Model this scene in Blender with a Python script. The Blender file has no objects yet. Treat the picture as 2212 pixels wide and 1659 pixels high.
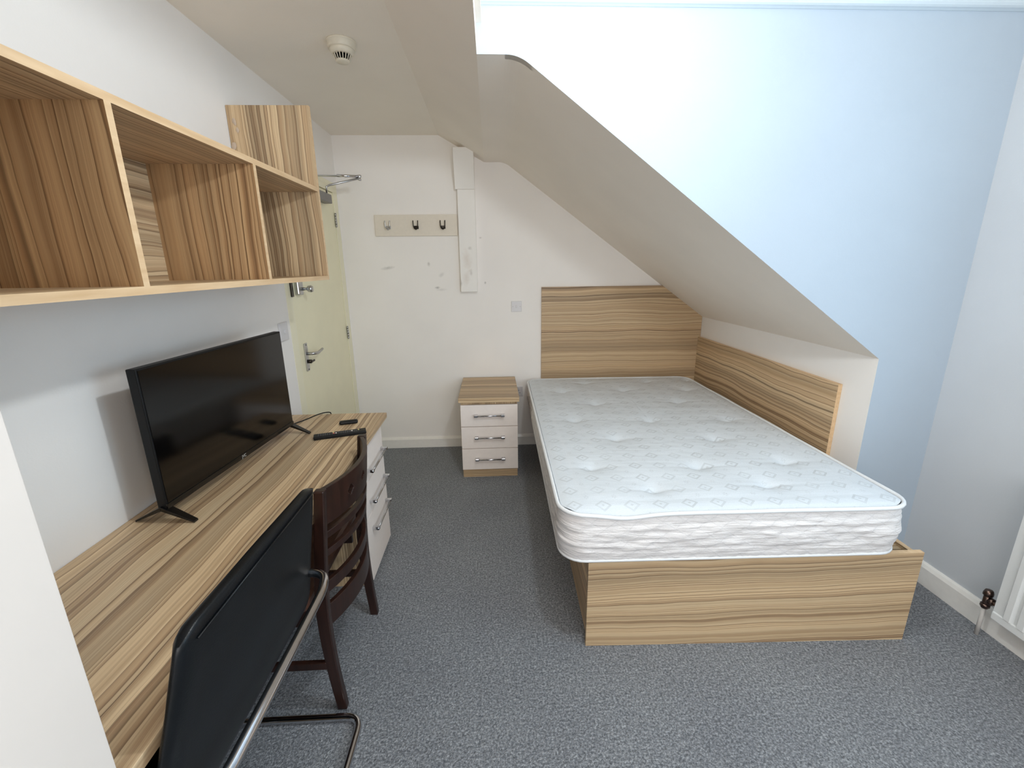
import bpy, bmesh, math, random
from mathutils import Vector, Matrix, noise

random.seed(4)
S = bpy.context.scene
C = S.collection
PI = math.pi

# ------------------------------------------------------------------ camera
F_PX = 957.7686
RIGHT = Vector((0.9988952, -0.0455786, -0.0114413))
DOWN = Vector((-0.0227691, -0.2564435, -0.966291))
FWD = Vector((0.0411082, 0.965484, -0.257198))
cam_d = bpy.data.cameras.new('camera')
cam = bpy.data.objects.new('camera', cam_d)
C.objects.link(cam)
cam_d.sensor_fit = 'HORIZONTAL'
cam_d.sensor_width = 36.0
cam_d.lens = F_PX * 36.0 / 2212.0
cam_d.clip_start = 0.02
m = Matrix.Identity(4)
for i in range(3):
    m[i][0] = RIGHT[i]; m[i][1] = -DOWN[i]; m[i][2] = -FWD[i]
m[2][3] = 1.55
cam.matrix_world = m
S.camera = cam

# ------------------------------------------------------------------ light and exposure
S.view_settings.view_transform = 'Standard'
S.view_settings.look = 'None'
S.view_settings.exposure = 0.1
S.view_settings.gamma = 1.0
S.view_settings.use_curve_mapping = False
S.cycles.diffuse_bounces = 10
S.cycles.max_bounces = 14
S.cycles.use_denoising = True
S.cycles.sample_clamp_indirect = 6.0

w = bpy.data.worlds.new('world'); S.world = w; w.use_nodes = True
w.node_tree.nodes['Background'].inputs[0].default_value = (0.62, 0.78, 1.0, 1)
w.node_tree.nodes['Background'].inputs[1].default_value = 1.0

def light(name, kind, loc, power, col, rot=(0, 0, 0), **kw):
    d = bpy.data.lights.new(name, kind); d.energy = power; d.color = col
    for k, v in kw.items(): setattr(d, k, v)
    o = bpy.data.objects.new(name, d); C.objects.link(o)
    o.location = loc; o.rotation_euler = rot
    return o

# ceiling lamp of the dormer, just above the top edge of the picture
light('ceiling_lamp_light', 'POINT', (0.37, 1.06, 2.31), 33, (0.89, 0.96, 1.0), shadow_soft_size=0.045)
# daylight through the window in the right wall (faces -X)
light('window_daylight', 'AREA', (2.27, 0.55, 1.62), 17, (0.52, 0.79, 1.0), rot=(0, math.radians(90), 0),
      shape='RECTANGLE', size=1.10, size_y=1.40)
# added broad fill behind the camera, evens out the room (faces +Y)
light('rear_fill_light', 'AREA', (0.55, -1.22, 1.60), 36, (0.99, 0.98, 0.98), rot=(math.radians(90), 0, 0),
      shape='RECTANGLE', size=2.0, size_y=1.5)

# ------------------------------------------------------------------ material helpers
def lin(c):
    return tuple((x / 255 / 12.92) if x / 255 <= 0.04045 else ((x / 255 + 0.055) / 1.055) ** 2.4 for x in c) + (1.0,)

class NT:
    def __init__(s, name, rough=0.5, metal=0.0, spec=0.5):
        s.m = bpy.data.materials.new(name); s.m.use_nodes = True
        s.t = s.m.node_tree; s.b = s.t.nodes['Principled BSDF']
        s.b.inputs['Roughness'].default_value = rough
        s.b.inputs['Metallic'].default_value = metal
        s.b.inputs['Specular IOR Level'].default_value = spec
    def n(s, kind, **kw):
        nd = s.t.nodes.new(kind)
        for k, v in kw.items(): setattr(nd, k, v)
        return nd
    def l(s, a, b): s.t.links.new(a, b)
    def pos(s): return s.n('ShaderNodeNewGeometry').outputs['Position']
    def mapping(s, vec, scale=(1, 1, 1), loc=(0, 0, 0)):
        nd = s.n('ShaderNodeMapping'); s.l(vec, nd.inputs[0])
        nd.inputs['Scale'].default_value = scale; nd.inputs['Location'].default_value = loc
        return nd.outputs[0]
    def noise(s, vec, scale, detail=2, rough=0.5):
        nd = s.n('ShaderNodeTexNoise'); s.l(vec, nd.inputs['Vector'])
        nd.inputs['Scale'].default_value = scale; nd.inputs['Detail'].default_value = detail
        nd.inputs['Roughness'].default_value = rough
        return nd.outputs[0]
    def math(s, op, a, b=None, c=None, clamp=False):
        nd = s.n('ShaderNodeMath', operation=op, use_clamp=clamp)
        for i, v in enumerate((a, b, c)):
            if v is None: continue
            if isinstance(v, (int, float)): nd.inputs[i].default_value = v
            else: s.l(v, nd.inputs[i])
        return nd.outputs[0]
    def ramp(s, fac, stops, interp='LINEAR'):
        nd = s.n('ShaderNodeValToRGB'); s.l(fac, nd.inputs[0]); cr = nd.color_ramp; cr.interpolation = interp
        while len(cr.elements) < len(stops): cr.elements.new(0.5)
        for e, (p, c) in zip(cr.elements, stops):
            e.position = p; e.color = c if len(c) == 4 else (*c, 1)
        return nd.outputs[0]
    def mix(s, fac, a, b, mode='MIX'):
        nd = s.n('ShaderNodeMix', data_type='RGBA', blend_type=mode)
        if isinstance(fac, (int, float)): nd.inputs[0].default_value = fac
        else: s.l(fac, nd.inputs[0])
        for k, v in ((6, a), (7, b)):
            if isinstance(v, tuple): nd.inputs[k].default_value = v
            else: s.l(v, nd.inputs[k])
        return nd.outputs[2]
    def color(s, c):
        if isinstance(c, tuple): s.b.inputs['Base Color'].default_value = c
        else: s.l(c, s.b.inputs['Base Color'])
    def bump(s, h, strength, dist=0.001):
        nd = s.n('ShaderNodeBump'); s.l(h, nd.inputs['Height'])
        nd.inputs['Strength'].default_value = strength; nd.inputs['Distance'].default_value = dist
        s.l(nd.outputs[0], s.b.inputs['Normal'])

def plain(name, col, rough=0.5, metal=0.0, spec=0.5, var=0.04, vs=40, bump=0.0):
    """paint / plastic / metal with a faint procedural mottling"""
    k = NT(name, rough, metal, spec)
    p = k.pos(); f = k.noise(p, vs, 3)
    c = lin(col); lo = tuple(max(0, x * (1 - var)) for x in c[:3]) + (1,); hi = tuple(min(1, x * (1 + var)) for x in c[:3]) + (1,)
    k.color(k.ramp(f, [(0.3, lo), (0.7, hi)]))
    if bump: k.bump(f, bump)
    return k.m

def wood(name, axis, tint=(1, 1, 1), k_band=11.0, across=8.0):
    """striped laminate: bands that end in thin dark lines, grain running along the axis"""
    k = NT(name, 0.42, 0, 0.35)
    p = k.pos()
    ws = [3.0, 3.0, 3.0]; ws[axis] = 1.1
    n_w = k.noise(k.mapping(p, tuple(ws)), 1.0, 2, 0.5)
    ws2 = [14.0, 14.0, 14.0]; ws2[axis] = 5.0
    n_w2 = k.noise(k.mapping(p, tuple(ws2)), 1.0, 2, 0.5)
    dt = k.n('ShaderNodeVectorMath', operation='DOT_PRODUCT'); k.l(p, dt.inputs[0])
    dv = [1.0, 0.93, 0.97]; dv[axis] = 0.004; dt.inputs[1].default_value = dv
    w_ = k.math('ADD', k.math('ADD', dt.outputs['Value'], k.math('MULTIPLY', n_w, 0.075)), k.math('MULTIPLY', n_w2, 0.012))
    def n1d(scale, detail, rough):
        nd = k.n('ShaderNodeTexNoise', noise_dimensions='1D'); k.l(w_, nd.inputs['W'])
        nd.inputs['Scale'].default_value = scale; nd.inputs['Detail'].default_value = detail; nd.inputs['Roughness'].default_value = rough
        return nd.outputs[0]
    n1 = n1d(across * 1.1, 2, 0.5)
    saw = k.math('FRACT', k.math('MULTIPLY', n1, k_band))
    n3 = n1d(across * 4.3, 3, 0.6)
    saw2 = k.math('FRACT', k.math('MULTIPLY', n3, 6.0))
    def t(c): return tuple(a * b for a, b in zip(lin(c)[:3], tint)) + (1,)
    base = k.ramp(saw, [(0.0, t((212, 189, 155))), (0.35, t((200, 174, 140))), (0.72, t((180, 151, 118))),
                        (0.88, t((138, 111, 86))), (0.97, t((82, 62, 47))), (1.0, t((192, 166, 132)))])
    sec = k.ramp(saw2, [(0.0, t((214, 190, 152))), (0.5, t((190, 161, 124))), (0.9, t((160, 130, 98))), (1.0, t((138, 108, 80)))])
    c = k.mix(0.34, base, sec)
    tone = n1d(across * 1.6, 1, 0.5)
    c = k.mix(1.0, c, k.ramp(tone, [(0.3, (0.76, 0.755, 0.75)), (0.65, (1.12, 1.12, 1.11))]), 'MULTIPLY')
    sf = [220.0, 220.0, 220.0]; sf[axis] = 6.0
    fine = k.noise(k.mapping(p, tuple(sf)), 1.0, 3, 0.6)
    c = k.mix(0.5, c, k.ramp(fine, [(0.3, (0.86, 0.85, 0.84)), (0.7, (1.06, 1.06, 1.06))]), 'MULTIPLY')
    k.color(c); k.bump(fine, 0.12, 0.0004)
    return k.m

WX = wood('laminate grain x', 0); WY = wood('laminate grain y', 1, (1.10, 1.11, 1.13), 10.0, 7.0); WZ = wood('laminate grain z', 2)
WZ2 = wood('laminate grain z warm', 2, (0.86, 0.74, 0.62))
def edge_mat():
    k = NT('laminate edge band', 0.45, 0, 0.35); p = k.pos()
    f = k.noise(k.mapping(p, (60, 6, 60)), 1.0, 3)
    k.color(k.ramp(f, [(0.3, lin((206, 172, 132))), (0.7, lin((222, 192, 154)))])); return k.m
EDGE = edge_mat()

def plaster(name, col, marks=None, bump=0.25):
    k = NT(name, 0.75, 0, 0.25); p = k.pos()
    big = k.noise(p, 3.0, 3)
    c = lin(col); lo = tuple(x * 0.965 for x in c[:3]) + (1,)
    out = k.ramp(big, [(0.3, lo), (0.7, c)])
    if marks:
        ns = k.noise(p, 30, 4, 0.65)
        for (cx, cz, rx, rz, st, mc, ang) in marks:
            mp = k.n('ShaderNodeVectorMath', operation='SUBTRACT'); k.l(p, mp.inputs[0]); mp.inputs[1].default_value = (cx, 0, cz)
            rot = k.n('ShaderNodeVectorRotate', rotation_type='Y_AXIS'); k.l(mp.outputs[0], rot.inputs['Vector']); rot.inputs['Angle'].default_value = ang
            ml = k.n('ShaderNodeVectorMath', operation='MULTIPLY'); k.l(rot.outputs[0], ml.inputs[0]); ml.inputs[1].default_value = (1 / rx, 0, 1 / rz)
            ln = k.n('ShaderNodeVectorMath', operation='LENGTH'); k.l(ml.outputs[0], ln.inputs[0])
            d = k.math('ADD', ln.outputs['Value'], k.math('MULTIPLY', k.math('SUBTRACT', ns, 0.5), 1.6))
            f = k.math('MULTIPLY', k.math('SUBTRACT', 1.15, d, clamp=True), st * 0.7, clamp=True)
            out = k.mix(f, out, lin(mc))
    k.color(out)
    k.bump(k.noise(p, 160, 4, 0.6), bump, 0.0012)
    return k.m

WALL = plaster('painted plaster wall', (242, 239, 236))
WALL_B = plaster('painted plaster back wall', (243, 239, 235), [
    (-0.827, 1.545, 0.055, 0.014, 0.6, (150, 146, 144), 0.12),
    (-0.50, 1.575, 0.012, 0.020, 0.6, (140, 136, 134), 0), (-0.40, 1.49, 0.03, 0.016, 0.35, (150, 146, 144), 0.5),
    (-0.44, 1.385, 0.022, 0.010, 0.8, (120, 116, 114), 0), (-0.415, 1.37, 0.05, 0.012, 0.3, (150, 146, 144), 0),
    (-0.05, 1.42, 0.008, 0.012, 0.8, (130, 126, 122), 0), (-0.08, 1.77, 0.012, 0.008, 0.6, (150, 146, 140), 0)])
WALL_COOL_LIT = plaster('white plaster with cool light tint', (178, 191, 204))  # white wall; daylight's blue and a dimming against lamp glare put into the colour
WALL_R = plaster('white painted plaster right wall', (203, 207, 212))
CEIL = plaster('painted ceiling', (240, 233, 222), bump=0.35)
SLOPE = plaster('painted sloping soffit', (240, 232, 222), bump=0.3)
TRIM = plain('white gloss paint', (238, 235, 230), 0.3, 0, 0.5, 0.02)
POSTM = plaster('painted timber brace', (243, 240, 236), [
    (-0.19, 1.60, 0.035, 0.08, 0.35, (196, 170, 150), 0.1), (-0.165, 1.69, 0.018, 0.014, 0.45, (150, 140, 132), 0),
    (-0.20, 1.46, 0.03, 0.06, 0.35, (190, 168, 150), -0.1), (-0.16, 1.50, 0.012, 0.03, 0.4, (150, 140, 132), 0),
    (-0.245, 1.42, 0.012, 0.035, 0.6, (140, 128, 120), 0)], 0.15)
CREAM = plain('cream door paint', (240, 234, 203), 0.4, 0, 0.4, 0.02, 6)
CREAM2 = plain('cream frame paint', (240, 235, 208), 0.35, 0, 0.45, 0.02, 6)
BOARD = plain('beige painted board', (226, 217, 203), 0.5, 0, 0.4, 0.02)
CHROME = plain('polished chrome', (205, 205, 208), 0.1, 1.0, 0.5, 0.02)
SATIN = plain('satin steel', (190, 190, 190), 0.3, 1.0, 0.5, 0.03)
DARKM = plain('dark tarnished metal', (70, 66, 62), 0.25, 1.0, 0.5, 0.1)
WFRONT = plain('white melamine front', (242, 232, 225), 0.45, 0, 0.35, 0.015)
WARD = plain('white wardrobe melamine', (216, 208, 201), 0.5, 0, 0.3, 0.012, 8)
PLAST = plain('white plastic', (214, 212, 214), 0.3, 0, 0.5, 0.01)
OLDPL = plain('aged white plastic', (216, 208, 190), 0.4, 0, 0.5, 0.02)
BLACKP = plain('black plastic', (12, 12, 13), 0.5, 0, 0.3, 0.1)
BLACKG = plain('black gloss plastic', (14, 14, 15), 0.15, 0, 0.5, 0.05)
SCREEN = plain('television screen glass', (5, 5, 6), 0.12, 0, 0.5, 0.02)
SLOT = plain('dark slot', (8, 8, 8), 0.9, 0, 0.1)
WHITEK = plain('pale rubber key', (220, 205, 195), 0.6)
YELK = plain('yellow rubber key', (225, 205, 140), 0.6)
REDK = plain('red rubber key', (200, 110, 100), 0.6)
GREYK = plain('grey rubber key', (70, 70, 74), 0.5)
LOGO = plain('silver lettering', (190, 190, 188), 0.35, 0.3)
RADM = plain('white radiator enamel', (226, 228, 228), 0.3, 0, 0.5, 0.01)
BRASS = plain('tarnished valve metal', (110, 92, 84), 0.3, 1.0, 0.5, 0.3, 60)
COPPER = plain('painted pipe', (205, 200, 195), 0.4)

def leather():
    k = NT('black leather', 0.34, 0, 0.32); p = k.pos()
    v = k.n('ShaderNodeTexVoronoi'); k.l(p, v.inputs['Vector']); v.inputs['Scale'].default_value = 420
    k.color(k.ramp(k.noise(p, 14, 3), [(0.3, lin((6, 9, 12))), (0.7, lin((10, 14, 18)))]))
    k.bump(v.outputs['Distance'], 0.25, 0.0006); return k.m
LEATHER = leather()

def darkwood(name, a, b):
    k = NT(name, 0.3, 0, 0.5); p = k.pos()
    f = k.noise(k.mapping(p, (50, 50, 5)), 1.0, 4, 0.6)
    k.color(k.ramp(f, [(0.3, lin(a)), (0.7, lin(b))])); k.bump(f, 0.1, 0.0004); return k.m
DWOOD = darkwood('dark mahogany stain', (30, 17, 13), (50, 29, 23))
DSEAT = darkwood('brown leatherette', (66, 42, 32), (84, 56, 44))

def carpet():
    k = NT('blue grey carpet', 0.95, 0, 0.1); p = k.pos()
    a = k.noise(p, 125, 4, 0.75); b = k.noise(p, 46, 4, 0.7); c = k.noise(p, 3.2, 3)
    v = k.n('ShaderNodeTexVoronoi'); k.l(p, v.inputs['Vector']); v.inputs['Scale'].default_value = 210
    col = k.ramp(a, [(0.36, lin((82, 85, 90))), (0.5, lin((122, 125, 130))), (0.64, lin((164, 167, 171)))])
    col = k.mix(0.75, col, k.ramp(b, [(0.32, (0.74, 0.74, 0.75)), (0.68, (1.22, 1.22, 1.21))]), 'MULTIPLY')
    col = k.mix(1.0, col, k.ramp(c, [(0.3, (0.92, 0.92, 0.93)), (0.7, (1.06, 1.06, 1.05))]), 'MULTIPLY')
    k.color(col)
    h = k.math('ADD', k.math('MULTIPLY', v.outputs['Distance'], 0.6), k.math('MULTIPLY', b, 0.9))
    k.bump(h, 0.8, 0.006)
    k.b.inputs['Sheen Weight'].default_value = 0.15
    return k.m
CARPET = carpet()

def fabric_top():
    """woven mattress ticking with rows of small diamonds"""
    k = NT('mattress ticking', 0.7, 0, 0.3)
    o = k.n('ShaderNodeTexCoord').outputs['Object']
    sep = k.n('ShaderNodeSeparateXYZ'); k.l(o, sep.inputs[0])
    def cell(c, off, s): return k.math('SUBTRACT', k.math('FRACT', k.math('ADD', k.math('DIVIDE', c, s), off)), 0.5)
    s = 0.113
    ax = k.math('ABSOLUTE', cell(sep.outputs[0], 0.0, s)); ay = k.math('ABSOLUTE', cell(sep.outputs[1], 0.0, s))
    d = k.math('ADD', ax, ay)
    ring = k.math('MULTIPLY', k.math('GREATER_THAN', d, 0.20), k.math('LESS_THAN', d, 0.30))
    dot = k.math('LESS_THAN', d, 0.06)
    bx = k.math('ABSOLUTE', cell(sep.outputs[0], 0.5, s)); by = k.math('ABSOLUTE', cell(sep.outputs[1], 0.5, s))
    d2 = k.math('ADD', bx, by)
    chk = k.math('GREATER_THAN', k.math('SINE', k.math('MULTIPLY', k.math('SUBTRACT', bx, by), 60.0)), 0.0)
    small = k.math('MULTIPLY', k.math('LESS_THAN', d2, 0.13), chk)
    f = k.math('ADD', k.math('ADD', ring, dot), k.math('MULTIPLY', small, 0.7), clamp=True)
    fade = k.noise(o, 9, 2)
    f = k.math('MULTIPLY', f, k.math('MULTIPLY', fade, 1.1))
    base = k.ramp(k.noise(o, 420, 2), [(0.3, lin((206, 212, 218))), (0.7, lin((219, 225, 231)))])
    k.color(k.mix(f, base, lin((186, 191, 195))))
    wr = k.noise(k.mapping(o, (3.0, 13.0, 3)), 3.0, 4, 0.6)
    k.bump(k.math('ADD', wr, k.math('MULTIPLY', f, -0.10)), 0.30, 0.006)
    return k.m
TICK = fabric_top()

def fabric_side():
    k = NT('mattress border fabric', 0.7, 0, 0.3)
    o = k.n('ShaderNodeTexCoord').outputs['Object']
    sep = k.n('ShaderNodeSeparateXYZ'); k.l(o, sep.inputs[0])
    u = k.math('ADD', sep.outputs[0], sep.outputs[1])
    a = k.math('ADD', u, k.math('MULTIPLY', sep.outputs[2], 1.5)); b = k.math('SUBTRACT', u, k.math('MULTIPLY', sep.outputs[2], 1.5))
    def line(x): return k.math('LESS_THAN', k.math('ABSOLUTE', k.math('SUBTRACT', k.math('FRACT', k.math('DIVIDE', x, 0.09)), 0.5)), 0.03)
    q = k.math('ADD', line(a), line(b), clamp=True)
    base = k.ramp(k.noise(o, 380, 2), [(0.3, lin((222, 218, 217))), (0.7, lin((232, 229, 228)))])
    k.color(k.mix(k.math('MULTIPLY', q, 0.25), base, lin((190, 188, 190))))
    wr = k.noise(k.mapping(o, (4, 4, 34)), 2.0, 4, 0.55)
    k.bump(k.math('ADD', wr, k.math('MULTIPLY', q, -0.15)), 0.7, 0.014)
    return k.m
TSIDE = fabric_side()
PIPING = plain('mattress piping tape', (226, 228, 230), 0.6, 0, 0.3, 0.02)

# ------------------------------------------------------------------ mesh helpers
def new(): return bmesh.new()

def box(bm, x0, x1, y0, y1, z0, z1, mat=0, faces=None, rot=None, bev=0.0):
    """faces: {'x-','x+','y-','y+','z-','z+'} -> material index; rot = (angle about z, pivot)"""
    vs = [bm.verts.new((x, y, z)) for z in (z0, z1) for y in (y0, y1) for x in (x0, x1)]
    q = {'z-': (0, 2, 3, 1), 'z+': (4, 5, 7, 6), 'y-': (0, 1, 5, 4), 'y+': (2, 6, 7, 3), 'x-': (0, 4, 6, 2), 'x+': (1, 3, 7, 5)}
    fs = []
    for k, ids in q.items():
        f = bm.faces.new([vs[i] for i in ids]); f.material_index = (faces or {}).get(k, mat); fs.append(f)
    if bev:
        es = list({e for f in fs for e in f.edges})
        r = bmesh.ops.bevel(bm, geom=es, offset=bev, segments=2, affect='EDGES', profile=0.5)
        vs = list({v for f in r['faces'] for v in f.verts} | {v for v in vs if v.is_valid})
    if rot:
        bmesh.ops.rotate(bm, verts=vs, cent=rot[1], matrix=Matrix.Rotation(rot[0], 3, 'Z'))
    return vs

def prism(bm, pts, axis, a, b, mat=0, side=None):
    """polygon pts (2-D in the two other axes, in xyz order) extruded along the axis from a to b"""
    def P(p, t):
        l = [p[0], p[1]]; l.insert(axis, t); return l
    A = [bm.verts.new(P(p, a)) for p in pts]; B = [bm.verts.new(P(p, b)) for p in pts]
    f1 = bm.faces.new(A); f2 = bm.faces.new(B[::-1]); f1.material_index = f2.material_index = mat
    n = len(pts)
    for i in range(n):
        f = bm.faces.new((A[i], B[i], B[(i + 1) % n], A[(i + 1) % n])); f.material_index = mat if side is None else side
    return A + B

def smooth_path(pts, it=2):
    p = [Vector(q) for q in pts]
    for _ in range(it):
        o = [p[0]]
        for a, b in zip(p, p[1:]): o += [a.lerp(b, 0.25), a.lerp(b, 0.75)]
        o.append(p[-1]); p = o
    return p

def fillet(pts, r, seg=7):
    """poly-line with rounded corners"""
    P = [Vector(q) for q in pts]; out = [P[0]]
    for i in range(1, len(P) - 1):
        a, b, c = P[i - 1], P[i], P[i + 1]
        d1 = (a - b); d2 = (c - b); rr = min(r, d1.length * 0.49, d2.length * 0.49)
        s = b + d1.normalized() * rr; e = b + d2.normalized() * rr
        for k in range(seg + 1):
            t = k / seg; out.append((1 - t) ** 2 * s + 2 * t * (1 - t) * b + t * t * e)
    out.append(P[-1]); return out

def tube(bm, pts, r, seg=12, mat=0, closed=False, flat=1.0):
    P = [Vector(q) for q in pts]; n = len(P); rings = []
    up = Vector((0, 0, 1))
    t0 = (P[1] - P[0]).normalized()
    nrm = t0.cross(up)
    if nrm.length < 0.01: nrm = Vector((1, 0, 0))
    nrm.normalize()
    for i in range(n):
        if closed: t = (P[(i + 1) % n] - P[i - 1]).normalized()
        else: t = (P[min(i + 1, n - 1)] - P[max(i - 1, 0)]).normalized()
        nrm = (nrm - t * nrm.dot(t)).normalized(); bn = t.cross(nrm)
        rr = r[i] if isinstance(r, (list, tuple)) else r
        rings.append([bm.verts.new(P[i] + (nrm * math.cos(2 * PI * k / seg) + bn * flat * math.sin(2 * PI * k / seg)) * rr) for k in range(seg)])
    for i in range(n if closed else n - 1):
        A, B = rings[i], rings[(i + 1) % n]
        for k in range(seg):
            f = bm.faces.new((A[k], A[(k + 1) % seg], B[(k + 1) % seg], B[k])); f.material_index = mat; f.smooth = True
    if not closed:
        bm.faces.new(rings[0][::-1]).material_index = mat; bm.faces.new(rings[-1]).material_index = mat

def lathe(bm, prof, cen, seg=40, mat=0, axis='z', mats=None):
    rings = []
    for r, h in prof:
        ring = []
        for k in range(seg):
            a = 2 * PI * k / seg; c, s = math.cos(a) * r, math.sin(a) * r
            v = {'z': (c, s, h), 'x': (h, c, s), 'y': (c, h, s)}[axis]
            ring.append(bm.verts.new(Vector(cen) + Vector(v)))
        rings.append(ring)
    for i in range(len(rings) - 1):
        for k in range(seg):
            f = bm.faces.new((rings[i][k], rings[i][(k + 1) % seg], rings[i + 1][(k + 1) % seg], rings[i + 1][k]))
            f.smooth = True; f.material_index = mats[i] if mats else mat
    for rg in (rings[0], rings[-1]):
        if (rg[0].co - rg[seg // 2].co).length > 1e-5: bm.faces.new(rg).material_index = mats[-1] if mats else mat
    bmesh.ops.remove_doubles(bm, verts=[v for r in rings for v in r], dist=1e-6)

def world_loc(o):
    p = Vector((0, 0, 0))
    while o is not None: p += o.location; o = o.parent
    return p

def obj(name, bm, mats, parent=None, smooth=False, bevel=0.0, origin=None, **props):
    """link the bmesh (world coordinates) as ONE mesh object whose origin sits at its own centre / base"""
    bmesh.ops.recalc_face_normals(bm, faces=bm.faces)
    me = bpy.data.meshes.new(name)
    if not isinstance(mats, (list, tuple)): mats = [mats]
    for q in mats: me.materials.append(q)
    xs = [v.co.copy() for v in bm.verts]
    if origin is None:
        origin = Vector(((min(v.x for v in xs) + max(v.x for v in xs)) / 2, (min(v.y for v in xs) + max(v.y for v in xs)) / 2, min(v.z for v in xs)))
    origin = Vector(origin)
    bmesh.ops.translate(bm, verts=bm.verts, vec=-origin)
    if smooth:
        for f in bm.faces: f.smooth = True
    bm.to_mesh(me); bm.free()
    o = bpy.data.objects.new(name, me); C.objects.link(o)
    if parent is not None:
        o.parent = parent; o.location = origin - world_loc(parent)
    else: o.location = origin
    if bevel:
        md = o.modifiers.new('bevel', 'BEVEL'); md.width = bevel; md.segments = 2; md.limit_method = 'ANGLE'; md.angle_limit = math.radians(40)
        md.harden_normals = False
    for k, v in props.items(): o[k] = v
    return o

def thing(name, loc, label, category, group=None):
    o = bpy.data.objects.new(name, None); C.objects.link(o); o.location = loc; o.empty_display_size = 0.1
    o['label'] = label; o['category'] = category
    if group: o['group'] = group
    return o

def tag(o, label, category, group=None):
    o['label'] = label; o['category'] = category
    if group: o['group'] = group
    return o

# ------------------------------------------------------------------ room dimensions
XL, XR, YB, YN = -1.167, 2.115, 3.717, -1.25
ZC, ZD = 2.505, 2.78          # flat ceiling, dormer ceiling
XA, YF = 1.778, 1.928         # alcove side wall, face of the wall over the bed
AX, BX, BZ, CX, DZ_ = -0.375, -0.036, 2.319, 0.121, 1.116
T = 0.12
#@GEO@
def struct(name, bm, mats, parent=None, **kw):
    o = obj(name, bm, mats, parent, **kw)
    if parent is None: o['kind'] = 'structure'
    return o

# floor
b = new(); box(b, XL - T, XR + T, YN - T, YB + T, -0.1, 0.0); struct('floor', b, CARPET)
# left wall, with an opening for the door
DY0, DY1, DZT = 2.70, 3.615, 2.09        # door leaf
b = new()
box(b, XL - T, XL, YN - T, DY0 - 0.012, 0, ZC + 0.3); box(b, XL - T, XL, DY1 + 0.012, YB + T, 0, ZC + 0.3)
box(b, XL - T, XL, DY0 - 0.012, DY1 + 0.012, DZT + 0.012, ZC + 0.3)
struct('wall_left', b, WALL)
# back wall
b = new(); box(b, XL, XA + 0.3, YB, YB + T, 0, ZC + 0.3); struct('wall_back', b, WALL_B)
# right wall with the recessed window opening
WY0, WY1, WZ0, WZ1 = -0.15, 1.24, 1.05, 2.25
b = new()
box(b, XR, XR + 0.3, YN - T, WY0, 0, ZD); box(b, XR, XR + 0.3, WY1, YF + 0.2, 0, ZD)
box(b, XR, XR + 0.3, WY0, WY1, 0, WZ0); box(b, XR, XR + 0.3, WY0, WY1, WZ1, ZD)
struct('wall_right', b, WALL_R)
# wall behind the camera
b = new(); box(b, XL - T, XR + 0.3, YN - T, YN, 0, ZD); struct('wall_front', b, WALL)
# wall over the bed: its lower edge follows the flat and the sloping soffit
def arc_corner(c, p0, p1, r, n=8):
    c = Vector(c); a = (Vector(p0) - c).normalized() * r + c; e = (Vector(p1) - c).normalized() * r + c
    return [tuple((1 - t) ** 2 * a + 2 * t * (1 - t) * c + t * t * e) for t in [i / n for i in range(n + 1)]]
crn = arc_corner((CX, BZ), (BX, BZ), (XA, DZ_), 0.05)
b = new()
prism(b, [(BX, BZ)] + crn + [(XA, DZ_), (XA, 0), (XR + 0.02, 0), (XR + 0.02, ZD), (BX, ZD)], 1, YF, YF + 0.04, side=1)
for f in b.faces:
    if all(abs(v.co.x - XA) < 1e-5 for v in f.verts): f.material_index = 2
struct('wall_alcove_face', b, [WALL_COOL_LIT, SLOPE, WALL])
b = new(); box(b, XA, XA + 0.1, YF + 0.04, YB + 0.02, 0, DZ_ + 0.25); struct('wall_alcove_side', b, WALL)
# ceilings
b = new(); box(b, XL - 0.05, AX, YN - T, YB + 0.02, ZC, ZC + 0.1); struct('ceiling', b, CEIL)
# skeiling strip between the flat ceiling and the dormer edge, then flat soffit and slope over the bed (rounded bend)
b = new()
prism(b, [(AX, ZC), (BX, BZ), (BX, BZ + 0.12), (AX, ZC + 0.12)], 1, YN - T, YF + 0.001)
prism(b, [(BX - 0.001, ZC + 0.05), (BX, BZ + 0.1), (BX + 0.02, BZ + 0.1), (BX + 0.02, ZD), (BX - 0.001, ZD)], 1, YN - T, YF)
struct('ceiling_slope', b, SLOPE)
b = new()
low = [(AX, ZC), (BX, BZ), (BX + 0.03, BZ - 0.001)] + crn + [(XA + 0.02, DZ_ - 0.0145)]
up = [(XA + 0.02, DZ_ + 0.15), (CX + 0.02, BZ + 0.15), (AX, ZC + 0.15)]
vs = prism(b, low + up, 1, YF + 0.001, YB + 0.02, side=0)
bmesh.ops.delete(b, geom=[f for f in b.faces if all(abs(v.co.y - YF - 0.001) < 1e-6 for v in f.verts)], context='FACES_ONLY')
struct('ceiling_soffit', b, SLOPE)
b = new(); box(b, BX, XR + 0.3, YN - T, YF + 0.04, ZD, ZD + 0.1); struct('ceiling_dormer', b, CEIL)

# baseboards
def skirting(name, pts, axis, a, bb):
    b = new(); prism(b, pts, axis, a, bb); return struct(name, b, TRIM)
h = 0.094
skirting('baseboard_back', [(YB, 0), (YB - 0.018, 0), (YB - 0.018, h - 0.018), (YB - 0.010, h - 0.006), (YB - 0.006, h), (YB, h)], 0, XL + 0.001, 0.75)
skirting('baseboard_right', [(XR, 0), (XR - 0.02, 0), (XR - 0.02, h - 0.004), (XR - 0.012, h + 0.012), (XR - 0.006, h + 0.018), (XR, h + 0.018)], 1, YN, YF - 0.001)
skirting('baseboard_left', [(XL, 0), (XL + 0.018, 0), (XL + 0.018, h - 0.018), (XL + 0.010, h - 0.006), (XL, h)], 1, 2.345, 2.605)
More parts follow.
